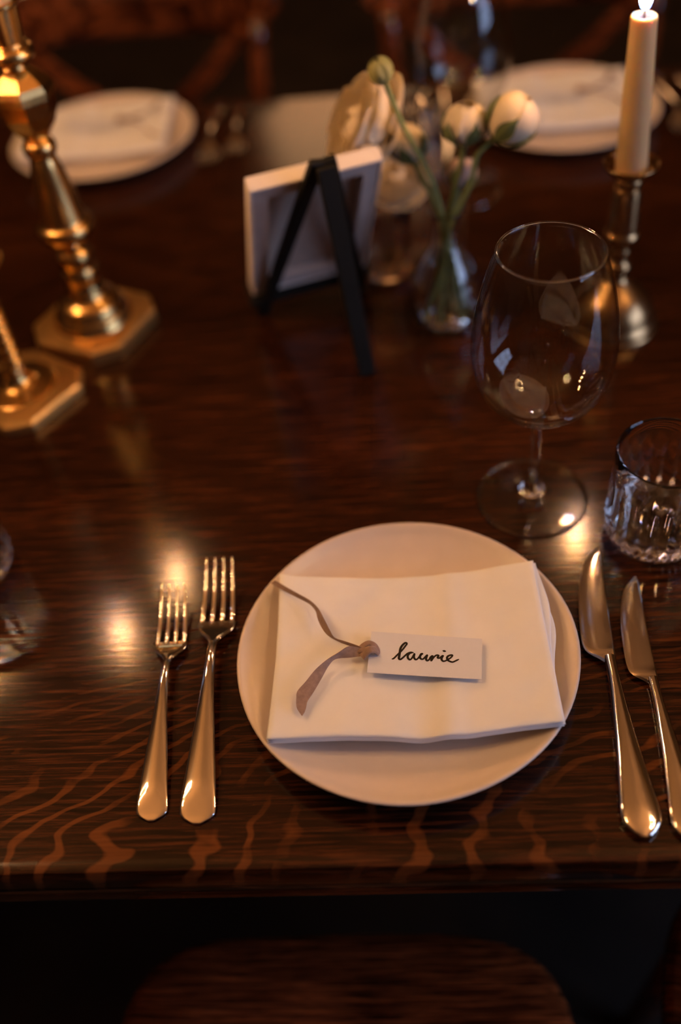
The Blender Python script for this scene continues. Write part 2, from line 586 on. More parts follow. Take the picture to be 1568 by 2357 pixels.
for x in (TX0 + .28, TX1 - .28):
    for y in (.17, DEP - .17):
        obj('leg', xf(lathe(smooth_prof([(0, 0), (.03, 0), (.035, .03), (.022, .10), (.04, .22), (.045, .35), (.03, .48), (.024, .52), (.042, .54), (.042, TZ - .03), (0, TZ - .03)], 3), 20), Matrix.Translation((x, y, 0))), 'oak_plain', t)

# ------------------------------------------------------------------ cross-back chairs
def make_chair(label):
    t = thing('cross_back_chair', label, 'chair', (0, 0, 0), 0, 'cross-back chairs round the table')
    # seat : rounded, slightly narrower at the back
    def outline(ins):
        pts = []
        for k in range(40):
            a = 2 * PI * k / 40
            c, s = math.cos(a), math.sin(a)
            e = 0.45
            x = math.copysign(abs(c) ** e, c) * (0.205 - ins)
            y = math.copysign(abs(s) ** e, s) * (0.20 - ins)
            x *= 1 - 0.10 * (0.5 - y / 0.4)
            pts.append((x, y))
        return pts
    rings = [[(x, y, z) for x, y in outline(i)] for z, i in ((.425, .012), (.428, .004), (.437, 0), (.446, .003), (.450, .010), (.447, .05), (.444, .12))]
    obj('seat', loft(rings), 'chair', t, auto=50)
    for sx in (-1, 1):
        obj('leg', tube([(sx * .158, .150, .43), (sx * .168, .165, .2), (sx * .178, .18, 0)], [.017, .016, .013], 12), 'chair', t)
        pts = crom([(sx * .185, -.225, 0), (sx * .178, -.19, .25), (sx * .175, -.18, .45), (sx * .185, -.20, .62), (sx * .197, -.235, .80)], 5)
        obj('back_post', tube(pts, .0155, 12), 'chair', t)
        pts = crom([(sx * .165, -.192, .46), (sx * .09, -.212, .56), (0, -.228 - .006 * sx, .635), (-sx * .10, -.232, .71), (-sx * .175, -.232, .785)], 5)
        rr = []
        P = pts
        for i, p in enumerate(P):
            tt = (P[min(i + 1, len(P) - 1)] - P[max(i - 1, 0)]).normalized()
            nrm = Vector((0, 1, 0))
            sd = tt.cross(nrm).normalized()
            rr.append([p + sd * a + nrm * b for a, b in ((-.014, -.004), (.014, -.004), (.014, .004), (-.014, .004))])
        obj('cross_slat', loft(rr), 'chair', t, auto=40)
    for y, z in ((.163, .22), (-.19, .25)):
        obj('stretcher', tube([(-.168, y, z), (.168, y, z)], .010, 10), 'chair', t)
    rings = []
    n = 24
    for i in range(n + 1):
        u = -1 + 2 * i / n
        x = u * .232
        y = -.245 - .035 * (1 - u * u) + .01
        hh = .048 * math.sqrt(max(0.02, 1 - abs(u) ** 6))
        zc = .812 + .004 * (1 - u * u)
        q = []
        for k in range(16):
            a = 2 * PI * k / 16
            q.append((x, y + .011 * math.copysign(abs(math.cos(a)) ** .7, math.cos(a)), zc + hh * math.copysign(abs(math.sin(a)) ** .6, math.sin(a))))
        rings.append(q)
    obj('top_rail', loft(rings), 'chair', t, auto=60)
    return t
ch = make_chair('brown cross-back chair pushed in behind the plate beside the tall brass candlestick')
ch.location = (-.385, 1.065, 0)
ch.rotation_euler = (0, 0, PI)
copy_tree(ch, (.205, 1.06, 0), PI, 'brown cross-back chair pushed in behind the plate beside the lit candle')
copy_tree(ch, (-.07, -.125, 0), 0.0, 'brown cross-back chair pushed under the table edge below the name card')
copy_tree(ch, (.375, -.10, 0), math.radians(-14), 'brown cross-back chair turned askew beyond the two knives')

# ------------------------------------------------------------------ plates and napkins
def plate_z(r):
    """top surface of the plate above the table"""
    if r < .085:
        return .0095
    k = (r - .085) / .0365
    return .0095 + .0125 * k ** 1.6

def make_plate():
    R = .1215
    prof = [(0, .004), (.05, .004), (.060, .0035), (.062, 0.0), (.068, 0.0), (.071, .0035), (.085, .0048), (.105, .0115), (.118, .0178), (R - .0006, .0200), (R, .0212), (R - .001, .0222), (R - .003, .0219)]
    prof += [(r, plate_z(r)) for r in (.115, .11, .105, .10, .095, .09, .085, .07, .05, .025)] + [(0, .0095)]
    def mod(r, z, t):
        return r * (1 + .004 * math.sin(2 * t + .6) + .003 * math.sin(3 * t + 2) + .0015 * math.sin(7 * t)) if r > .08 else r
    return lathe(prof, 96, mod)
PG = 'round stoneware dinner plates'
plate = obj('dinner_plate', make_plate(), 'plate', loc=(0, .1515, TZ))
tag(plate, 'cream stoneware dinner plate under the napkin with the handwritten name card', 'plate', PG)
FL, FR = (-.3756, .999), (.2248, .9835)
copy_tree(plate, (FL[0], FL[1], TZ), PI + .1, 'cream stoneware dinner plate behind the tall brass candlestick')
copy_tree(plate, (FR[0], FR[1], TZ), PI - .2, 'cream stoneware dinner plate behind the lit taper candle')

NAP = [Vector((-.0945, -.075, 0)), Vector((.1014, -.0695, 0)), Vector((.0969, .0655, 0)), Vector((-.0935, .0665, 0))]
def nap_z(u, v):
    x = 2 * u - 1
    z = .0298 - .0050 * (1 - x * x) * (.35 + .65 * v) - .0012 * math.sin(PI * v)
    z += .0055 * max(0, u - .62) / .38 * v ** 1.5 + .002 * max(0, u - .6) * (1 - v)
    z += .0022 * math.exp(-((u - (.62 + .05 * v)) / .05) ** 2) * (1 - .55 * v)
    z -= .0016 * math.exp(-((u - (.52 + .02 * v)) / .06) ** 2) * (1 - v)
    d = (u * 1.38 + v) - 1.02
    z += .0013 * math.exp(-(d / .05) ** 2) * max(0, 1 - u * 2.6)
    d = (u * 1.1 - v) + .45
    z -= .0012 * math.exp(-(d / .07) ** 2) * max(0, 1 - u * 2.0)
    z += .0009 * mnoise.noise((u * 4.2, v * 3.1, 1.3)) + .0005 * mnoise.noise((u * 11, v * 9, 4.3))
    return z
def nap_pt(u, v, dr=0.0):
    p = NAP[0] * (1 - u) * (1 - v) + NAP[1] * u * (1 - v) + NAP[2] * u * v + NAP[3] * (1 - u) * v
    p = p.copy()
    # gentle bowing of the long edges
    p.y += -.0032 * math.sin(PI * u) * v - .0045 * math.exp(-((u - .6) / .22) ** 2) * (1 - v) ** 2
    p.x += dr * max(0.0, (u - .5) / .5) + .0015 * math.sin(PI * v) * (1 - u)
    return p
def nap_layer(dz, th, dr, nx=56, ny=40):
    """one folded thickness of cloth: a slab with softly rounded edges; dr(v) pushes the right edge out"""
    V, F = [], []
    def grid(z_off, ins):
        base = len(V)
        for j in range(ny + 1):
            for i in range(nx + 1):
                u, v = i / nx, j / ny
                uu = ins + u * (1 - 2 * ins)
                vv = ins * 1.4 + v * (1 - 2.8 * ins)
                p = nap_pt(uu, vv, dr(vv))
                V.append((p.x, p.y, nap_z(uu, vv) + dz + z_off))
        return base
    top = grid(0, .006)
    bot = grid(-th, .006)
    def ringidx(base):
        r = [base + i for i in range(nx + 1)]
        r += [base + j * (nx + 1) + nx for j in range(1, ny + 1)]
        r += [base + ny * (nx + 1) + i for i in range(nx - 1, -1, -1)]
        r += [base + j * (nx + 1) for j in range(ny - 1, 0, -1)]
        return r
    for base, flip in ((top, 0), (bot, 1)):
        for j in range(ny):
            for i in range(nx):
                a = base + j * (nx + 1) + i
                q = [a, a + 1, a + nx + 2, a + nx + 1]
                F.append(q[::-1] if flip else q)
    rt, rb = ringidx(top), ringidx(bot)
    # mid rings pushed outward
    def uv_ring():
        r = [(i / nx, 0) for i in range(nx + 1)] + [(1, j / ny) for j in range(1, ny + 1)]
        r += [(i / nx, 1) for i in range(nx - 1, -1, -1)] + [(0, j / ny) for j in range(ny - 1, 0, -1)]
        return r
    prev = rt
    for zf, e in ((.22, .0015), (.5, 0.0), (.78, .0015)):
        ring = []
        for (u, v) in uv_ring():
            uu = e + u * (1 - 2 * e)
            vv = e * 1.4 + v * (1 - 2.8 * e)
            p = nap_pt(uu, vv, dr(vv))
            ring.append(len(V))
            V.append((p.x, p.y, nap_z(uu, vv) + dz - th * zf))
        for k in range(len(ring)):
            n2 = (k + 1) % len(ring)
            F.append([prev[n2], prev[k], ring[k], ring[n2]])
        prev = ring
    for k in range(len(prev)):
        n2 = (k + 1) % len(prev)
        F.append([prev[n2], prev[k], rb[k], rb[n2]])
    return V, F
def gs(v, c, w):
    return math.exp(-((v - c) / w) ** 2)
nap_vf = join(nap_layer(0, .0028, lambda v: .0006 * gs(v, .3, .2)),
              nap_layer(-.0029, .0024, lambda v: .0052 * gs(v, .72, .20) + .001, 40, 26),
              nap_layer(-.0054, .0020, lambda v: .0072 * gs(v, .60, .20) + .0005, 40, 26))
napkin = obj('folded_napkin', nap_vf, 'linen', loc=(0, .1515, TZ), auto=60)
NG = 'folded white napkins on the plates'
tag(napkin, 'white linen napkin folded on the plate under the handwritten name card', 'napkin', NG)
copy_tree(napkin, (FL[0] - .004, FL[1] + .002, TZ), PI + .06, 'white folded napkin on the plate behind the tall brass candlestick')
copy_tree(napkin, (FR[0] - .004, FR[1] + .002, TZ), PI + .02, 'white folded napkin on the plate behind the lit taper candle')

# ------------------------------------------------------------------ name cards with ribbon
MM = .001
def pen_stroke(pts, w, z):
    P = crom(pts, 6)
    n = len(P)
    rings = []
    L, Rr = [], []
    for i, p in enumerate(P):
        tt = (P[min(i + 1, n - 1)] - P[max(i - 1, 0)])
        tt = tt.normalized() if tt.length > 1e-9 else Vector((1, 0))
        k = 1.0
        if i < 3: k = (.45, .75, .92)[i]
        if i > n - 4: k = (.45, .75, .92)[n - 1 - i]
        # pressure : thicker on down strokes
        ww = w * k * (1 + .16 * max(0, -tt.y) - .10 * max(0, tt.y))
        nn = Vector((-tt.y, tt.x)) * ww / 2
        L.append(p + nn)
        Rr.append(p - nn)
    V, F = [], []
    for i in range(n):
        for q, zz in ((L[i], z), (Rr[i], z)):
            V.append((q.x * MM, q.y * MM, zz))
    for i in range(n - 1):
        F.append([2 * i, 2 * i + 1, 2 * i + 3, 2 * i + 2])
    # round dots at every sample keep joints full
    for i in range(0, n, 2):
        b = len(V)
        rr = w * .46 * (1 if 2 < i < n - 3 else .7)
        for k in range(8):
            V.append(((P[i].x + rr * math.cos(k * PI / 4)) * MM, (P[i].y + rr * math.sin(k * PI / 4)) * MM, z + .00001))
        F.append([b + k for k in range(8)])
    return V, F
S1 = [(-22.4, -4.9), (-21.3, -4.2), (-19.8, -2.0), (-17.9, 0.7), (-16.1, 3.4), (-14.5, 6.5), (-13.5, 8.7), (-14.1, 9.6), (-15.2, 9.0), (-16.8, 6.7), (-17.6, 4.1), (-17.7, 0.7), (-17.8, -2.3), (-17.8, -4.1), (-16.7, -4.8), (-15.4, -3.5), (-13.9, -1.5), (-12.3, 0.5), (-10.4, 1.6), (-8.4, 1.6)]
S2 = [(-9.0, 1.6), (-10.8, 0.8), (-11.9, -1.2), (-11.6, -3.2), (-10.3, -4.5), (-9.2, -3.7), (-8.3, -1.5), (-7.5, 0.7), (-7.6, -1.0), (-7.4, -2.7), (-6.2, -4.1), (-5.0, -3.4), (-3.8, -1.4), (-3.0, 0.8), (-2.0, 1.2), (-2.9, 0.2), (-3.4, -1.7), (-2.6, -3.2), (-1.1, -3.2), (0.3, -1.2), (1.4, 0.3), (1.1, -1.4), (1.0, -3.3), (1.9, -4.4), (3.1, -3.3), (3.9, -1.2), (5.1, -0.1), (4.9, -2.1), (4.7, -4.2), (5.4, -2.7), (6.5, -0.7), (7.9, 0.7), (9.2, 0.5), (8.9, -1.4), (10.2, -1.5), (11.3, -0.2), (12.3, 0.6), (11.8, -0.9), (11.6, -2.6), (12.9, -4.0), (14.6, -3.4), (16.1, -2.3), (17.8, -0.7), (18.9, 1.3), (17.7, 1.5), (16.0, 0.6), (15.3, -0.9), (16.0, -2.9), (17.7, -3.9), (19.4, -4.2), (21.4, -3.0), (23.3, -1.7)]
S3 = [(12.2, 4.8), (13.0, 4.6), (13.8, 4.5)]
def ribbon(e1, e2, z1, z2, th=.45):
    """band between two edge lines (mm); z in mm; a point lifted by dz leans towards the guest by .69 dz"""
    def lift(p, z):
        return (p[0] + .08 * z, p[1] - .69 * z, z)
    A = crom([lift(p, z) for p, z in zip(e1, z1)], 5)
    B = crom([lift(p, z) for p, z in zip(e2, z2)], 5)
    V, F = [], []
    K = 4
    n = len(A)
    for side in (1, -1):
        for i in range(n):
            t = (A[min(i + 1, n - 1)] + B[min(i + 1, n - 1)] - A[max(i - 1, 0)] - B[max(i - 1, 0)]).normalized()
            nr = t.cross(B[i] - A[i])
            nr = nr.normalized() if nr.length > 1e-6 else Vector((0, 0, 1))
            for k in range(K + 1):
                f = k / K
                p = A[i].lerp(B[i], f) + nr * side * th / 2
                V.append(p * MM)
    m = n * (K + 1)
    for i in range(n - 1):
        for k in range(K):
            a = i * (K + 1) + k
            F.append([a, a + 1, a + K + 2, a + K + 1])
            F.append([m + a + K + 1, m + a + K + 2, m + a + 1, m + a])
        for k in (0, K):
            a = i * (K + 1) + k
            q = [a, a + K + 1, m + a + K + 1, m + a]
            F.append(q if k == 0 else q[::-1])
    for i in (0, n - 1):
        for k in range(K):
            a = i * (K + 1) + k
            F.append([a, a + 1, m + a + 1, m + a])
    return V, F
UP1 = [(-117.2, 59.1), (-106.7, 52.9), (-97.7, 47.7), (-87.6, 41.9), (-80.2, 34.8), (-74.3, 25.5), (-69.0, 16.3), (-64.8, 10.2), (-56.8, 7.6), (-49.9, 5.5), (-42.0, 2.7)]
LO1 = [(-120.5, 56.6), (-109.7, 50.1), (-98.3, 44.5), (-88.6, 39.5), (-82.5, 33.2), (-79.6, 25.8), (-75.3, 17.9), (-70.0, 11.9), (-61.0, 6.9), (-51.9, 3.7), (-42.8, 0.3)]
UP2 = [(-40.8, 1.8), (-47.5, 3.3), (-54.0, 3.6), (-60.3, -2.4), (-67.5, -8.9), (-74.2, -17.5), (-79.5, -28.0), (-83.8, -35.7), (-83.8, -41.2), (-82.4, -48.9), (-78.5, -54.5)]
LO2 = [(-40.2, -2.8), (-45.4, -4.3), (-51.7, -5.8), (-62.0, -7.8), (-66.1, -14.3), (-69.2, -24.6), (-72.8, -35.4), (-75.8, -43.0), (-76.1, -47.2), (-76.5, -51.4), (-77.8, -55.1)]
CARD_LOC = Vector((.0133, .1371, TZ + .0312))
def make_card(label, write):
    t = thing('name_card', label, 'name card', CARD_LOC, math.radians(-7.11), 'name cards tied with ribbon')
    # paper : slightly bowed sheet with thickness and a punched hole near its left edge
    cor = [Vector((-38.6, -17.4)), Vector((39.6, -16.9)), Vector((38.6, 17.0)), Vector((-39.6, 17.5))]
    nx, ny = 26, 10
    V, F = [], []
    def zb(u, v):
        return .55 * (2 * u - 1) ** 2 * .6 + .5 * (1 - v) * u + .2
    for s in (0, 1):
        for j in range(ny + 1):
            for i in range(nx + 1):
                u, v = i / nx, j / ny
                p = cor[0] * (1 - u) * (1 - v) + cor[1] * u * (1 - v) + cor[2] * u * v + cor[3] * (1 - u) * v
                V.append((p.x * MM, p.y * MM, (zb(u, v) - .4 * s) * MM))
    m = (nx + 1) * (ny + 1)
    for j in range(ny):
        for i in range(nx):
            a = j * (nx + 1) + i
            q = [a, a + 1, a + nx + 2, a + nx + 1]
            F.append(q)
            F.append([m + k for k in q[::-1]])
    for i in range(nx):
        F.append([m + i, m + i + 1, i + 1, i])
        a = ny * (nx + 1) + i
        F.append([a, a + 1, m + a + 1, m + a])
    for j in range(ny):
        a = j * (nx + 1)
        F.append([a, a + nx + 1, m + a + nx + 1, m + a])
        a += nx
        F.append([m + a, m + a + nx + 1, a + nx + 1, a])
    pc = obj('paper_card', (V, F), 'paper', t, auto=40)
    if write:
        ink = join(pen_stroke(S1, 1.5, 0), pen_stroke(S2, 1.4, 0.00002), pen_stroke(S3, 1.5, 0))
        # lay the writing on the bowed sheet
        V2 = []
        for x, y, z in ink[0]:
            u, v = (x / MM + 39) / 78, (y / MM + 17.2) / 34.5
            V2.append((x, y, z + (zb(u, v) + .07) * MM))
        o = obj('handwriting', (V2, ink[1]), 'ink', pc, smooth=False)
        o['label'] = 'name laurie handwritten in black script'
    kn = obj('ribbon_knot', knot(), 'velvet', t, auto=70)
    z1 = [2.5, 2.6, 3.2, 4.2, 5.2, 5.6, 5.0, 3.4, 3.8, 4.6, 4.0]
    z2 = [.4, .5, .4, .4, .5, .6, .6, .8, 1.2, 1.5, 1.5]
    obj('ribbon_tail', ribbon(UP1, LO1, z1, z2), 'velvet', t, auto=70)
    z1 = [3.5, 4.5, 6.0, 5.6, 5.0, 4.4, 3.8, 3.4, 3.0, 1.8, .6]
    z2 = [1.2, 1.0, .9, .9, 1.2, 1.2, 1.2, 1.5, 1.2, .8, .4]
    obj('ribbon_tail', ribbon(UP2, LO2, z1, z2), 'velvet', t, auto=70)
    return t
def knot():
    """a flat band looped through the hole and pulled tight over itself"""
    out = []
    # back loop arching over the card edge
    def band(path, w, th, twist=0.0):
        P = crom(path, 6)
        n = len(P)
        rings = []
        for i, p in enumerate(P):
            tt = (P[min(i + 1, n - 1)] - P[max(i - 1, 0)]).normalized()
            upv = Vector((0, 0, 1))
            sd = tt.cross(upv)
            sd = sd.normalized() if sd.length > 1e-5 else Vector((1, 0, 0))
            u2 = sd.cross(tt).normalized()
            a0 = twist * i / (n - 1)
            sd, u2 = sd * math.cos(a0) + u2 * math.sin(a0), u2 * math.cos(a0) - sd * math.sin(a0)
            k = 1.0
            q = []
            for j in range(12):
                a = 2 * PI * j / 12
                q.append((p + sd * (w / 2) * math.copysign(abs(math.cos(a)) ** .6, math.cos(a)) * k + u2 * (th / 2) * math.sin(a)) * MM)
            rings.append(q)
        return loft(rings)
    out.append(band([(-45.5, 1.0, 1.4), (-43.2, 3.6, 2.4), (-40.0, 5.4, 3.0), (-36.4, 4.4, 2.8), (-33.8, 1.0, 1.8), (-33.4, -1.8, .6)], 4.6, 1.9, .5))
    out.append(band([(-43.5, -5.6, 1.4), (-41.0, -3.4, 4.0), (-38.0, -1.6, 5.2), (-35.0, -.8, 4.0), (-33.2, -.6, 1.2)], 7.0, 2.2, .25))
    out.append(band([(-47.5, -.4, 1.6), (-44.5, -.9, 2.9), (-41.5, -1.2, 3.2)], 5.4, 2.8, 0))
    return join(*out)
card = make_card('white name card with black handwritten script tied with a taupe velvet ribbon', True)
blank = make_card('white name card with taupe ribbon on the napkin behind the tall brass candlestick', False)
def place_far(o, F0):
    v = CARD_LOC - Vector((0, .1515, TZ))
    a = PI + .05
    o.location = (F0[0] + v.x * math.cos(a) - v.y * math.sin(a), F0[1] + v.x * math.sin(a) + v.y * math.cos(a), TZ + v.z)
    o.rotation_euler = (0, 0, a + math.radians(-7.11))
place_far(blank, FL)
b2 = copy_tree(blank, label='white name card with taupe ribbon on the napkin behind the lit taper candle')
place_far(b2, FR)

# ------------------------------------------------------------------ cutlery
def ellring(y, cx, cz, w, h, tilt=0.0, n=14, flat=.75):
    q = []
    for j in range(n):
        a = 2 * PI * j / n
        x = w * math.copysign(abs(math.cos(a)) ** flat, math.cos(a))
        z = h * math.sin(a)
        q.append((cx + x, y, cz + z + tilt * x))
    return q
def interp(tab, s):
    for (a, va), (b, vb) in zip(tab[:-1], tab[1:]):
        if s <= b:
            k = (s - a) / (b - a)
            k = max(0, min(1, k))
            return va + (vb - va) * k
    return tab[-1][1]
def smooth_tab(tab):
    P = crom(tab, 5)
    return [(p[0], p[1]) for p in P]
def make_fork(name, label, L, group):
    t = thing(name, label, 'fork', (0, 0, 0), 0, group)
    k = L / .215
    wt = smooth_tab([(0, .0022), (.0022, .0062), (.0046, .0102), (.0066, .0116), (.012, .0118), (.020, .0114), (.035, .0102), (.06, .0082), (.09, .0056), (.115, .0041), (.130, .0035), (.138, .0035)])
    zt = smooth_tab([(0, .0013), (.006, .0020), (.014, .0042), (.03, .0062), (.07, .0098), (.11, .0128), (.132, .0122), (.145, .0082), (.158, .0045), (.172, .0040), (.19, .0078), (.205, .0138), (.215, .0190)])
    tt = [(0, .0011), (.02, .0014), (.09, .0017), (.138, .0020)]
    rings = []
    S = [0, .0008, .0022, .004, .007, .011, .016, .022, .03, .04, .05, .06, .07, .08, .09, .10, .11, .12, .128, .134, .139]
    for s in S:
        w, h = interp(wt, s), interp(tt, s)
        if s == 0: w *= .8; h *= .5
        cz = interp(zt, s)
        ring = []
        for j in range(18):
            a = 2 * PI * j / 18
            c, sn = math.cos(a), math.sin(a)
            x = w * math.copysign(abs(c) ** .8, c)
            ridge = .0011 * max(0, 1 - abs(x) / w * 1.25) if sn > 0 and s > .02 else 0
            hollow = -.0006 * (1 - (x / w) ** 2) if sn > 0 and s <= .02 else 0
            ring.append((x * k, s * k, (cz + h * sn + ridge + hollow) * k))
        rings.append(ring)
    obj('handle', loft(rings), 'silver', t, auto=60)
    hw = smooth_tab([(.138, .0035), (.142, .0044), (.147, .0078), (.152, .0118), (.157, .0137), (.162, .0139)])
    rings = []
    for i in range(15):
        s = .137 + .0255 * i / 14
        w = interp(hw, s)
        cz = interp(zt, s)
        h = .0019 - .0008 * i / 14
        dish = .0010 * min(1, max(0, (s - .142) / .01))
        ring = []
        for j in range(20):
            a = 2 * PI * j / 20
            c, sn = math.cos(a), math.sin(a)
            x = w * math.copysign(abs(c) ** .7, c)
            ring.append((x * k, s * k, (cz + h * sn - dish * (1 - (x / w) ** 2) + dish * .4) * k))
        rings.append(ring)
    hd = obj('head', loft(rings), 'silver', t, auto=60)
    for q in range(4):
        u = (q - 1.5) / 1.5
        rings = []
        for i in range(22):
            f = i / 21
            s = .1595 + (.215 - .1595) * f
            cx = u * (.0117 - .0016 * f)
            w = .0021 - .0011 * f
            h = .0011 - .0005 * f
            if i == 21: w *= .4; h *= .4
            rings.append([(p[0] * k, p[1] * k, p[2] * k) for p in ellring(s, cx, interp(zt, s) + .0002, w, h, 0, 10, .6)])
        obj('tine', loft(rings), 'silver', hd, auto=60)
    return t
def make_knife(name, label, L, group):
    t = thing(name, label, 'knife', (0, 0, 0), 0, group)
    k = L / .235
    wt = smooth_tab([(0, .0028), (.0022, .0062), (.006, .0095), (.011, .0121), (.017, .0125), (.026, .0117), (.045, .0096), (.07, .0072), (.10, .0050), (.118, .0040), (.132, .0042)])
    tt = [(0, .0015), (.004, .0026), (.015, .0034), (.06, .0040), (.11, .0042), (.132, .0038)]
    rings = []
    for s in [0, .001, .003, .006, .010, .014, .02, .03, .04, .05, .06, .07, .08, .09, .10, .11, .12, .126, .133]:
        w, h = interp(wt, s), interp(tt, s)
        ring = []
        for j in range(20):
            a = 2 * PI * j / 20
            c, sn = math.cos(a), math.sin(a)
            x = w * math.copysign(abs(c) ** .8, c)
            ridge = .0009 * max(0, 1 - abs(x) / w * 2.0) if sn > 0 and s > .012 else 0
            ring.append(((x) * k, s * k, (.0044 + h * sn + ridge) * k))
        rings.append(ring)
    obj('handle', loft(rings), 'silver', t, auto=60)
    lt = smooth_tab([(.128, -.0030), (.132, -.0075), (.137, -.0140), (.143, -.0168), (.155, -.0170), (.172, -.0158), (.190, -.0135), (.207, -.0100), (.220, -.0055), (.229, .0000), (.2345, .0055)])
    rt = smooth_tab([(.128, .0034), (.137, .0040), (.155, .0045), (.180, .0056), (.205, .0070), (.220, .0078), (.230, .0084), (.2345, .0080)])
    rings = []
    n = 40
    for i in range(n + 1):
        s = .129 + (.2348 - .129) * i / n
        a, b = interp(lt, s), interp(rt, s)
        zc = .0046
        tk = .0010 + .0016 * max(0, 1 - (s - .129) / .014)
        bv = min(.0022, (b - a) * .25)
        ring = [(a, s, zc - .0006), (a + bv, s, zc - tk * .5), (b - bv * .5, s, zc - tk), (b, s, zc - tk * .6), (b, s, zc + tk * .6 + .0004), (b - bv * .5, s, zc + tk + .0004), (a + bv, s, zc + tk * .5), (a, s, zc - .0003)]
        rings.append([(x * k, y * k, z * k) for x, y, z in ring])
    obj('blade', loft(rings), 'blade', t, auto=30)
    return t
def orient(o, end, tip, z=TZ):
    d = Vector((tip[0] - end[0], tip[1] - end[1]))
    o.location = (end[0], end[1], z)
    o.rotation_euler = (0, 0, math.atan2(-d.x, d.y))
FG, KG = 'silver forks beside the plates', 'silver table knives beside the plates'
f2 = make_fork('dinner_fork', 'longer silver dinner fork lying next to the plate with the handwritten card', .215, FG)
orient(f2, (-.1412, .0315), (-.1445, .247))
f1 = make_fork('salad_fork', 'shorter silver fork lying outside the dinner fork', .189, FG)
orient(f1, (-.1722, .0345), (-.1790, .223))
k1 = make_knife('dinner_knife', 'longer silver table knife lying next to the plate with the handwritten card', .238, KG)
orient(k1, (.1436, .0140), (.1452, .25))
k2 = make_knife('butter_knife', 'shorter silver knife with its tip near the fluted tumbler', .210, KG)
orient(k2, (.1725, .0110), (.1695, .22))
def far_pt(F0, x, y):
    return (F0[0] - x, F0[1] - (y - .1515))
for src, a, b, F0, lab in (
        (f2, (-.1412, .0315), (-.1445, .247), FL, 'longer silver fork across the table between the two far plates'),
        (f1, (-.1722, .0345), (-.1790, .223), FL, 'shorter silver fork across the table between the two far plates'),
        (f2, (-.1412, .0315), (-.1445, .247), FR, 'longer silver fork across the table behind the lit taper candle'),
        (f1, (-.1722, .0345), (-.1790, .223), FR, 'shorter silver fork across the table behind the lit taper candle'),
        (k1, (.1436, .0140), (.1452, .25), FR, 'longer silver knife across the table behind the cream flowers'),
        (k2, (.1725, .0110), (.1695, .22), FR, 'shorter silver knife across the table behind the cream flowers')):
    o = copy_tree(src, label=lab)
    orient(o, far_pt(F0, *a), far_pt(F0, *b))

# ------------------------------------------------------------------ glasses
def make_wine_glass(label, loc):
    t = thing('wine_glass', label, 'wine glass', loc, 0, 'stemmed wine glasses')
    outer = smooth_prof([(.0046, .0935), (.012, .0950), (.022, .0988), (.034, .1070), (.0445, .1200), (.0502, .1365), (.0522, .1560), (.0510, .1760), (.0470, .1980), (.0415, .2190), (.0368, .2335)], 5)
    th = .0009
    inner = [(max(0, r - th - .0007 * max(0, 1 - (z - .095) / .02)), z + (.0016 * max(0, 1 - (z - .0935) / .03))) for r, z in outer]
    prof = outer + [(.0363, .2346), (.0357, .2346)] + inner[::-1][1:-1] + [(0, .0968)]
    prof = [(0, .0930)] + prof
    bw = obj('bowl', lathe(prof, 72), 'thin', t)
    def ring(R, z, r):
        return lathe([(R + r * math.cos(a), z + r * math.sin(a)) for a in [2 * PI * i / 10 for i in range(11)]], 96)
    obj('rim', ring(.0361, .2350, .0008), 'glass', bw)
    st = smooth_prof([(0, .0046), (.0105, .0100), (.0088, .0125), (.0056, .020), (.0043, .032), (.0040, .05), (.0042, .075), (.0050, .0875), (.0060, .0926), (0, .0928)], 4)
    obj('stem', lathe(st, 40), 'glass', t)
    ft = obj('foot', lathe(smooth_prof([(.0, .0010), (.030, .0008), (.0436, .0006), (.0440, .0016), (.0434, .0024), (.030, .0042), (.016, .0072), (.0095, .0104), (0, .0106)], 4), 64), 'thin', t)
    obj('foot_edge', ring(.0442, .0014, .0012), 'glass', ft)
    return t
GL = (.1089, .3138, TZ)
wg = make_wine_glass('clear stemmed wine glass standing above the plate with the handwritten card', GL)
copy_tree(wg, (.086, .823, TZ), 0, 'clear stemmed wine glass standing behind the bud vase')

def make_tumbler(label, loc, R=.0385, Hh=.088):
    t = thing('tumbler', label, 'tumbler', loc, 0, 'fluted glass tumblers')
    nf = 22
    def mod_out(r, z, a):
        w = max(0, min(1, (z - .010) / .006)) * max(0, min(1, (.066 - z) / .006))
        fl = abs(math.cos(nf * a / 2))
        rad = r - .0013 * (1 - fl) * 1.0 * w
        if z < .010 and r > .012:
            rad -= .0012 * (1 - abs(math.cos(nf * a))) * min(1, z / .003 + .25)
        return rad
    out = [(0, .0016), (.022, .0014), (.027, .0002), (.031, .0), (.0345, .0015), (.0372, .005), (.0388, .0095), (.0390, .012), (.0390, .016), (.0389, .025), (.0387, .04), (.0385, .055), (.0384, .060), (.0383, .066), (.0381, .075), (.0379, .0865), (.0374, .0878), (.0364, .0880), (.0358, .0870)]
    inn = [(.0360, .07), (.0362, .05), (.0362, .03), (.0358, .020), (.0342, .0165), (.030, .0145), (.018, .0138), (0, .0136)]
    nseg = nf * 8
    def mod(r, z, a):
        return mod_out(r, z, a)
    V1 = lathe(out + inn, nseg, None)
    # apply the flute modulation only to the outer profile rows
    V, F = V1
    V = [list(p) for p in V]
    cnt = 1
    for (r, z) in out[1:]:
        for j in range(nseg):
            a = 2 * PI * j / nseg
            rr = mod_out(r, z, a) if not (r < .0368 and z > .07) else r
            V[cnt + j][0] = rr * math.cos(a)
            V[cnt + j][1] = rr * math.sin(a)
        cnt += nseg
    obj('fluted_glass', (V, F), 'glass', t, auto=30)
    return t
tb = make_tumbler('clear fluted tumbler standing beyond the tips of the two knives', (.1990, .2700, TZ))
copy_tree(tb, (-.3595, .262, TZ), .3, 'clear fluted tumbler standing below the twisted brass candlestick')
copy_tree(tb, (.028, .885, TZ), .5, 'clear fluted tumbler standing behind the open cream flower')

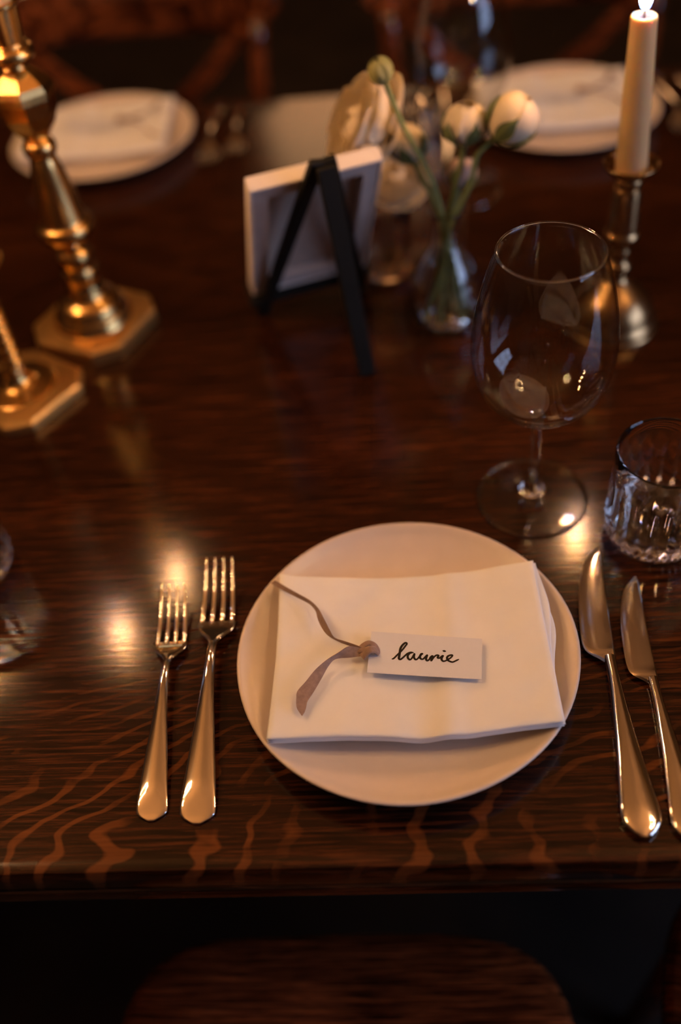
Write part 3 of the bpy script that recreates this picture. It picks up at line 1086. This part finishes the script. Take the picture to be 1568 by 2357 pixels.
# ------------------------------------------------------------------ bud vase, ribbed vase and flowers
VX, VY = .0530, .567
t = thing('bud_vase', 'small round clear glass bud vase holding cream flower stems', 'vase', (VX, VY, TZ))
vo = [(0, .0016), (.014, .0008), (.018, .0), (.0215, .0018), (.029, .010), (.0335, .022), (.0348, .036), (.0325, .052), (.0262, .068), (.0180, .082), (.0130, .093), (.0118, .104), (.0130, .115), (.0165, .124)]
vo = [vo[0]] + smooth_prof(vo[1:], 4)
vi = [(r - .0016, z) for r, z in reversed(vo) if z > .006 and r > .011]
vi = vi + [(.026, .0085), (.018, .0058), (0, .0050)]
obj('vase_glass', lathe(vo + [(.0166, .1252), (.0156, .1252)] + vi, 56), 'glass', t)
wp = [(0, .0054), (.018, .0062), (.0262, .0092)] + [(r - .0019, z) for r, z in vo if .012 < z < .083 and r > .016] + [(.0160, .0835), (0, .0835)]
obj('water', lathe(wp, 48), 'water', t, auto=50)

t = thing('ribbed_vase', 'low ribbed amber glass vase half hidden behind the black easel', 'vase', (-.004, .660, TZ))
def rib(r, z, a):
    return r + .0008 * math.cos(26 * a) if (.004 < z < .085 and r > .0228) else r
obj('ribbed_glass', lathe([(0, .001), (.018, .0), (.0225, .002), (.0235, .006), (.0240, .02), (.0245, .05), (.0250, .08), (.0250, .088), (.0240, .0895), (.0228, .088), (.0225, .05), (.0218, .012), (.018, .0085), (0, .008)], 104, rib), 'amber', t)

def petal_mesh(name, phi_max, half_w, mat, tip=0.35, nu=8, nv=9, curl=0.0, th=.02, cup=1.0):
    """unit-radius petal: part of a sphere rising from the bottom pole, thin but solid"""
    V, F = [], []
    for s in (0, 1):
        R = 1.0 - th * s
        for j in range(nv + 1):
            v = j / nv
            phi = phi_max * v
            w = half_w * (math.sin(min(1, v * 1.25) * PI / 2) ** .8) * (1 - (max(0, v - .55) / .45) ** 2.2 * (1 - tip))
            for i in range(nu + 1):
                u = -1 + 2 * i / nu
                th_ = u * w
                ph = phi - .10 * phi_max * (u * u) * v * (1 - tip)
                rr = R * (1 + curl * v * v) + .02 * math.sin(5 * u + 2) * v
                V.append((rr * math.sin(ph) * math.cos(th_) * cup, rr * math.sin(ph) * math.sin(th_) * cup, -rr * math.cos(ph) + 1.0))
    m = (nu + 1) * (nv + 1)
    for j in range(nv):
        for i in range(nu):
            a = j * (nu + 1) + i
            q = [a, a + 1, a + nu + 2, a + nu + 1]
            F.append(q)
            F.append([m + x for x in q[::-1]])
    for i in range(nu):
        a = nv * (nu + 1) + i
        F.append([a + 1, a, m + a, m + a + 1])
    for j in range(nv):
        for i, fl in ((0, 0), (nu, 1)):
            a = j * (nu + 1) + i
            q = [a, a + nu + 1, m + a + nu + 1, m + a]
            F.append(q if fl else q[::-1])
    return mesh_from(name, (V, F), True, mat)

PM = {
    'closed': petal_mesh('petal_closed', math.radians(158), 1.05, 'petal', .55),
    'closed_pink': petal_mesh('petal_closed_pink', math.radians(158), 1.05, 'petal_pink', .55),
    'open': petal_mesh('petal_open', math.radians(112), .78, 'petal', .75, curl=.10),
    'flare': petal_mesh('petal_flare', math.radians(84), .72, 'petal', .8, curl=.22),
    'sepal': petal_mesh('sepal_leaf', math.radians(112), .40, 'sepal', .03, th=.05),
    'bud': petal_mesh('bud_scale', math.radians(165), 1.0, 'bud', .25, th=.04),
}
def flower(name, label, root, head, axis, R, kind, stem_pts, elong=1.0, group='cream flowers in the bud vase', stem_r=.0021):
    """head: centre of the flower; axis: direction it faces; both in table coordinates"""
    rt = Vector(root)
    t = thing(name, label, 'flower', (rt.x, rt.y, rt.z + TZ), 0, group)
    ax = Vector(axis).normalized()
    hc = Vector(head)
    basep = hc - ax * R * elong
    P = crom([Vector(p) - rt for p in stem_pts] + [basep - ax * .02 - rt, basep + ax * R * .1 - rt], 6)
    obj('stem', tube(P, [stem_r * (1 + .25 * i / len(P)) for i in range(len(P))], 10), 'green', t)
    q = ax.to_track_quat('Z', 'Y').to_matrix().to_4x4()
    def put(nm, me, rad, az, tilt=0.0, lift=0.0):
        s = Matrix.Diagonal((rad, rad, rad * elong, 1))
        m = Matrix.Translation(basep - rt) @ q @ Matrix.Translation((0, 0, lift)) @ Matrix.Rotation(az, 4, 'Z') @ Matrix.Rotation(tilt, 4, 'Y') @ s
        return obj(nm, me, None, t, mw=m)
    rnd = random.Random(hash(name + str(round(R * 1e4))) % 1000 if False else int(R * 1e5) + len(label))
    if kind in ('closed', 'closed_pink'):
        for k in range(5):
            put('petal', PM[kind], R * .90, 2 * PI * k / 5 + .5, rnd.uniform(-.05, .05), R * .1)
        for k in range(6):
            put('petal', PM[kind], R * rnd.uniform(.98, 1.04), 2 * PI * k / 6 + rnd.uniform(-.15, .15), rnd.uniform(-.10, .06), 0)
        for k in range(5):
            put('sepal', PM['sepal'], R * 1.07, 2 * PI * k / 5 + .3, rnd.uniform(-.02, .16), -R * .04)
    elif kind == 'open':
        for k in range(4):
            put('petal', PM['closed'], R * .50, 2 * PI * k / 4, 0, R * .30)
        for ring, (n, rr, tl, lf, pm) in enumerate(((6, .62, .02, .20, 'open'), (9, .78, .10, .12, 'open'), (11, .93, .18, .05, 'open'), (12, 1.04, .24, .0, 'open'), (10, 1.10, .30, -.03, 'flare'))):
            for k in range(n):
                put('petal', PM[pm], R * rr * rnd.uniform(.95, 1.06), 2 * PI * k / n + ring * .4 + rnd.uniform(-.1, .1), tl + rnd.uniform(-.08, .1), R * lf)
        for k in range(5):
            put('sepal', PM['sepal'], R * .85, 2 * PI * k / 5, .25, -R * .10)
    elif kind == 'bud':
        for k in range(5):
            put('bud_scale', PM['bud'], R * (1 + .02 * (k % 2)), 2 * PI * k / 5, rnd.uniform(-.05, .03), 0)
    return t
NK = (VX - .001, VY, .104)
def inside(dx, dy):
    return (VX + dx, VY + dy, .012)
flower('ranunculus_bud', 'small green flower bud on a long arching stem in the bud vase', inside(.010, -.006), (.0005, .572, .2535), (-.35, .12, 1), .0108, 'bud',
       [inside(.010, -.006), (VX + .004, VY - .002, .07), (VX - .001, VY - .002, .110), (VX - .012, VY - .002, .155), (.018, .568, .205)], 1.08, stem_r=.0020)
flower('ranunculus', 'large open cream flower leaning out over the white canvas', inside(-.012, .008), (-.0270, .612, .192), (-.80, -.15, .50), .034, 'open',
       [inside(-.012, .008), (VX - .003, VY + .003, .07), (VX - .004, VY + .003, .108), (VX - .018, VY + .016, .145)], .8)
flower('ranunculus', 'small cream flower tucked behind the arching bud stem', inside(-.006, -.010), (.0215, .602, .174), (-.35, .25, 1), .0165, 'closed',
       [inside(-.006, -.010), (VX + .000, VY + .004, .08), (VX - .002, VY + .004, .112), (VX - .014, VY + .018, .135)], 1.05)
flower('ranunculus', 'round cream bud with green sepals standing upright over the vase', inside(.014, .004), (.0715, .572, .203), (.12, .1, 1), .0190, 'closed',
       [inside(.014, .004), (VX + .004, VY + .002, .08), (VX + .003, VY + .001, .112), (VX + .009, VY + .002, .145)], .95)
flower('ranunculus', 'cream bud with green sepals leaning away to the candle', inside(-.016, -.004), (.1115, .562, .208), (.80, .05, .75), .0205, 'closed',
       [inside(-.016, -.004), (VX - .002, VY - .004, .07), (VX + .004, VY - .004, .110), (VX + .022, VY - .005, .150)], 1.06)
flower('ranunculus', 'blush pink bud low down behind the stems of the bud vase', inside(.003, .014), (.0705, .602, .141), (.3, .5, 1), .0140, 'closed_pink',
       [inside(.003, .014), (VX + .001, VY + .005, .08), (VX + .002, VY + .006, .112)], 1.0)
flower('ranunculus', 'cream open flower sitting low in the ribbed vase', (-.004, .660, .012), (.0075, .655, .118), (.15, -.35, 1), .0240, 'open',
       [(-.004, .660, .012), (-.003, .660, .06)], .75, group='flowers in the ribbed vase')

# ------------------------------------------------------------------ small easel with a canvas seen from behind
ea = Vector((.9429, .3330, 0))
en = Vector((.3330, -.9429, 0))
lean = math.radians(26.5)
eu = (en * math.sin(lean) + Vector((0, 0, 1)) * math.cos(lean)).normalized()
en2 = ea.cross(eu).normalized()              # normal of the canvas, towards the guest
BL = Vector((-.1435, .5916, .035))
t = thing('table_easel', 'small black wooden table easel propping up a white canvas', 'easel', (BL.x + .06, BL.y, TZ))
o0 = Vector((BL.x + .06, BL.y, 0))
def epl(a, h, off):
    """point on the canvas plane: a along the width, h up the slope, off towards the guest"""
    return BL + ea * a + eu * h + en2 * off
hz0 = -BL.z / eu.z
ap = epl(.0625, .198, .013)
def leg_foot(a):
    p = epl(a, 0, .013)
    k = p.z / eu.z
    return p - eu * k
for a, da in ((.008, -.003), (.117, .003)):
    ft = leg_foot(a)
    ft.z += .002
    obj('front_leg', bar(ft - o0, ap + ea * da * 1.6 - o0, .0130, .007, .001, en2), 'black', t, False)
rf = Vector((-.0275, .487, .002))
obj('rear_leg', bar(rf - o0, ap + en2 * .007 - o0, .0160, .008, .001, en2), 'black', t, False)
obj('ledge', bar(epl(-.004, -.006, .002) - o0, epl(.127, -.006, .002) - o0, .008, .026, .001, en2), 'black', t, False)
obj('hinge_pin', tube([ap - ea * .009 - eu * .006 - o0, ap + ea * .009 - eu * .006 - o0], .0016, 8), 'dark_brass', t)

cw, chh, cd = .122, .170, .015
t = thing('canvas', 'small white stretched canvas on the black easel seen from behind', 'canvas', (BL.x + .06, BL.y, TZ))
mt = Matrix((ea, eu, en2)).transposed().to_4x4()
mt.translation = BL - o0
def cbox(x0, x1, y0, y1, z0, z1, e=.001):
    return xf(bbox(((x0 + x1) / 2, (y0 + y1) / 2, (z0 + z1) / 2), (x1 - x0, y1 - y0, z1 - z0), e), mt)
obj('front_cloth', cbox(.0015, cw - .0015, .0015, chh - .0015, -.0085, -.0065, .0005), 'canvas_back', t, False)
for x0, x1, y0, y1 in ((0, cw, 0, .0025), (0, cw, chh - .0025, chh), (0, .0025, .0025, chh - .0025), (cw - .0025, cw, .0025, chh - .0025)):
    obj('wrapped_edge', cbox(x0, x1, y0, y1, -.0088, .0068, .0008), 'canvas_white', t, False)
sw = .017
for x0, x1, y0, y1 in ((.0025, cw - .0025, .0025, sw), (.0025, cw - .0025, chh - sw, chh - .0025), (.0025, sw, sw, chh - sw), (cw - sw, cw - .0025, sw, chh - sw)):
    obj('stretcher_bar', cbox(x0, x1, y0, y1, -.006, .0055, .001), 'stretcher', t, False)

# ------------------------------------------------------------------ candlesticks and candles
def octa(half, cut, z, rot):
    q = []
    for (sx, sy) in ((1, -1), (1, 1), (-1, 1), (-1, -1)):
        c1 = (sx * half, sy * (half - cut)) if sx * sy < 0 else (sx * (half - cut), sy * half)
        c2 = (sx * (half - cut), sy * half) if sx * sy < 0 else (sx * half, sy * (half - cut))
        pts = [c1, c2]
        if sx * sy < 0:
            pts = [(sx * (half - cut), sy * half), (sx * half, sy * (half - cut))]
        else:
            pts = [(sx * half, sy * (half - cut)), (sx * (half - cut), sy * half)]
        q += pts
    c, s = math.cos(rot), math.sin(rot)
    return [(x * c - y * s, x * s + y * c, z) for x, y in q]
def octa_base(half, cut, rot, h):
    return loft([octa(half - .001, cut, 0, rot), octa(half, cut, .0015, rot), octa(half, cut, h - .003, rot), octa(half - .0025, cut, h, rot), octa(half - .010, cut * .9, h + .0012, rot)])
def candle(label, loc, R0, R1, Hc, lean=(0, 0), flame='flame_offscreen', group='cream taper candles'):
    t = thing('taper_candle', label, 'candle', loc, 0, group)
    lx, ly = lean
    def sh(vf):
        return [(x + lx * z, y + ly * z, z) for x, y, z in vf[0]], vf[1]
    prof = [(0, 0), (R0 * .96, 0), (R0, .002), (R1, Hc - .0035), (R1 * .97, Hc - .0010), (R1 * .86, Hc), (R1 * .6, Hc - .0016), (R1 * .25, Hc - .0028), (0, Hc - .003)]
    obj('wax', sh(lathe(prof, 32)), 'wax', t)
    wk = [(0, 0, Hc - .004), (0, 0, Hc + .002), (.0006, 0, Hc + .006), (.0014, 0, Hc + .009)]
    obj('wick', sh(tube(wk, [.0008, .0008, .0007, .0005], 8)), 'wick', t)
    if flame:
        fp = smooth_prof([(0, 0), (.0032, .0025), (.0048, .008), (.0050, .014), (.0036, .024), (.0016, .034), (0, .041)], 3)
        obj(flame, xf(sh(lathe(fp, 18)), Matrix.Translation((lx * Hc, ly * Hc, Hc + .003))), 'flame', t)
    return t

# tall brass candlestick
LC = (-.3115, .5890)
t = thing('candlestick', 'tall turned brass candlestick with a clipped square base', 'candlestick', (LC[0], LC[1], TZ), 0, 'brass candlesticks on the table')
rot = math.radians(-24)
obj('base', octa_base(.0548, .0215, rot, .0175), 'brass_base', t, auto=25)
obj('foot', lathe(smooth_prof([(0, .0175), (.0380, .0175), (.0395, .0215), (.0375, .027), (.0345, .031), (.0330, .036), (.0300, .041), (.0240, .045), (.0205, .050), (.0185, .058), (.0180, .064), (.0192, .070), (.0185, .076), (.0165, .080), (.0178, .086), (.0178, .094), (.0140, .100), (.0095, .104), (.0090, .110), (0, .112)], 3), 40), 'brass', t, auto=40)
obj('bell', lathe(smooth_prof([(0, .109), (.0130, .1095), (.0240, .113), (.0278, .118), (.0282, .124), (.0262, .1285), (.0232, .131), (.0215, .140), (.0196, .155), (.0168, .172), (.0140, .186), (.0118, .194), (.0105, .197), (0, .198)], 3), 40), 'brass', t, auto=40)
obj('ring', lathe(smooth_prof([(0, .1955), (.0120, .196), (.0152, .2005), (.0150, .206), (.0112, .2105), (0, .2115)], 3), 32), 'brass', t)
def oct_ring(r, z):
    return [(r * math.cos(2 * PI * k / 8 + .25), r * math.sin(2 * PI * k / 8 + .25), z) for k in range(8)]
obj('faceted_knop', loft([oct_ring(r, z) for r, z in ((.0095, .209), (.0125, .213), (.0200, .223), (.0262, .236), (.0290, .250), (.0292, .256), (.0268, .2615), (.0190, .2690), (.0140, .2730), (.0105, .2745))]), 'brass', t, False)
obj('neck', lathe(smooth_prof([(0, .2735), (.0120, .274), (.0108, .2775), (.0130, .280), (.0205, .2830), (.0215, .2870), (.0200, .2910), (.0165, .2935), (.0155, .2960), (0, .297)], 3), 32), 'brass', t)
obj('socket', lathe([(0, .2955), (.0152, .2955), (.0158, .300), (.0172, .312), (.0186, .3235), (.0200, .3250), (.0200, .3275), (.0170, .3280), (.0162, .322), (.0150, .3010), (0, .3005)], 36), 'brass', t, auto=35)
candle('cream candle standing in the tall turned brass candlestick', (LC[0], LC[1], TZ + .3005), .0158, .0150, .082)

# twisted brass candlestick
SC = (-.3670, .4860)
t = thing('candlestick', 'brass candlestick with a barley-twist stem and clipped square base', 'candlestick', (SC[0], SC[1], TZ), 0, 'brass candlesticks on the table')
rot = math.radians(-34)
obj('base', octa_base(.0515, .0190, rot, .0130), 'brass_base', t, auto=25)
obj('foot', lathe(smooth_prof([(0, .0130), (.0350, .0135), (.0340, .0155), (.0280, .0165), (.0235, .0175), (.0180, .0190), (.0130, .0230), (.0100, .0300), (.0090, .0360), (0, .037)], 3), 36), 'brass', t, auto=40)
rings = []
for i in range(73):
    z = .034 + .108 * i / 72
    ph = 2 * PI * 5.2 * i / 72
    rings.append([((.0080 + .0034 * math.cos(2 * (a - ph))) * math.cos(a), (.0080 + .0034 * math.cos(2 * (a - ph))) * math.sin(a), z) for a in [2 * PI * k / 20 for k in range(20)]])
obj('twisted_stem', loft(rings), 'brass', t)
obj('drip_pan', lathe(smooth_prof([(0, .140), (.0100, .1405), (.0180, .1430), (.0270, .1480), (.0290, .1510), (.0270, .1525), (.0180, .1500), (.0125, .1500), (0, .150)], 3), 36), 'brass', t)
obj('socket', lathe([(0, .1495), (.0120, .1495), (.0125, .155), (.0145, .180), (.0160, .182), (.0158, .185), (.0135, .185), (.0122, .158), (0, .157)], 32), 'brass', t, auto=35)
candle('cream candle standing in the twisted brass candlestick', (SC[0], SC[1], TZ + .157), .0116, .0105, .212)

o = copy_tree(t, (-.535, .455, TZ), .4, 'brass barley-twist candlestick standing past the tumbler below the other twisted one')
candle('cream candle standing in the farther barley-twist candlestick', (-.535, .455, TZ + .157), .0116, .0105, .20)

# dark brass candlestick with the lit taper
RC = (.2137, .5512)
t = thing('candlestick', 'dark brass candlestick with a flared drip pan and bell-shaped foot', 'candlestick', (RC[0], RC[1], TZ), 0, 'brass candlesticks on the table')
obj('bell_foot', lathe(smooth_prof([(0, 0), (.0420, 0), (.0438, .003), (.0438, .007), (.0418, .0105), (.0405, .013), (.0375, .022), (.0300, .033), (.0200, .042), (.0125, .049), (.0098, .054), (.0092, .058), (0, .060)], 3), 48), 'dark_brass', t, auto=40)
obj('stem', lathe(smooth_prof([(0, .0575), (.0098, .058), (.0122, .062), (.0120, .066), (.0092, .070), (.0085, .076), (.0100, .080), (.0088, .085), (.0110, .091), (.0158, .0955), (.0160, .0990), (.0142, .1020), (.0140, .106), (.0134, .124), (.0124, .141), (.0108, .1435), (.0105, .1455), (.0122, .1485), (.0120, .1520), (.0100, .1545), (0, .156)], 3), 40), 'dark_brass', t, auto=40)
obj('drip_pan', lathe(smooth_prof([(0, .1545), (.0110, .1548), (.0165, .1570), (.0215, .1610), (.0243, .1655), (.0240, .1672), (.0222, .1665), (.0190, .1625), (.0158, .1605), (0, .160)], 3), 44), 'dark_brass', t)
candle('lit cream taper candle burning in the dark brass candlestick', (RC[0], RC[1], TZ + .160), .0137, .0104, .1295, (-.045, .0), 'flame')
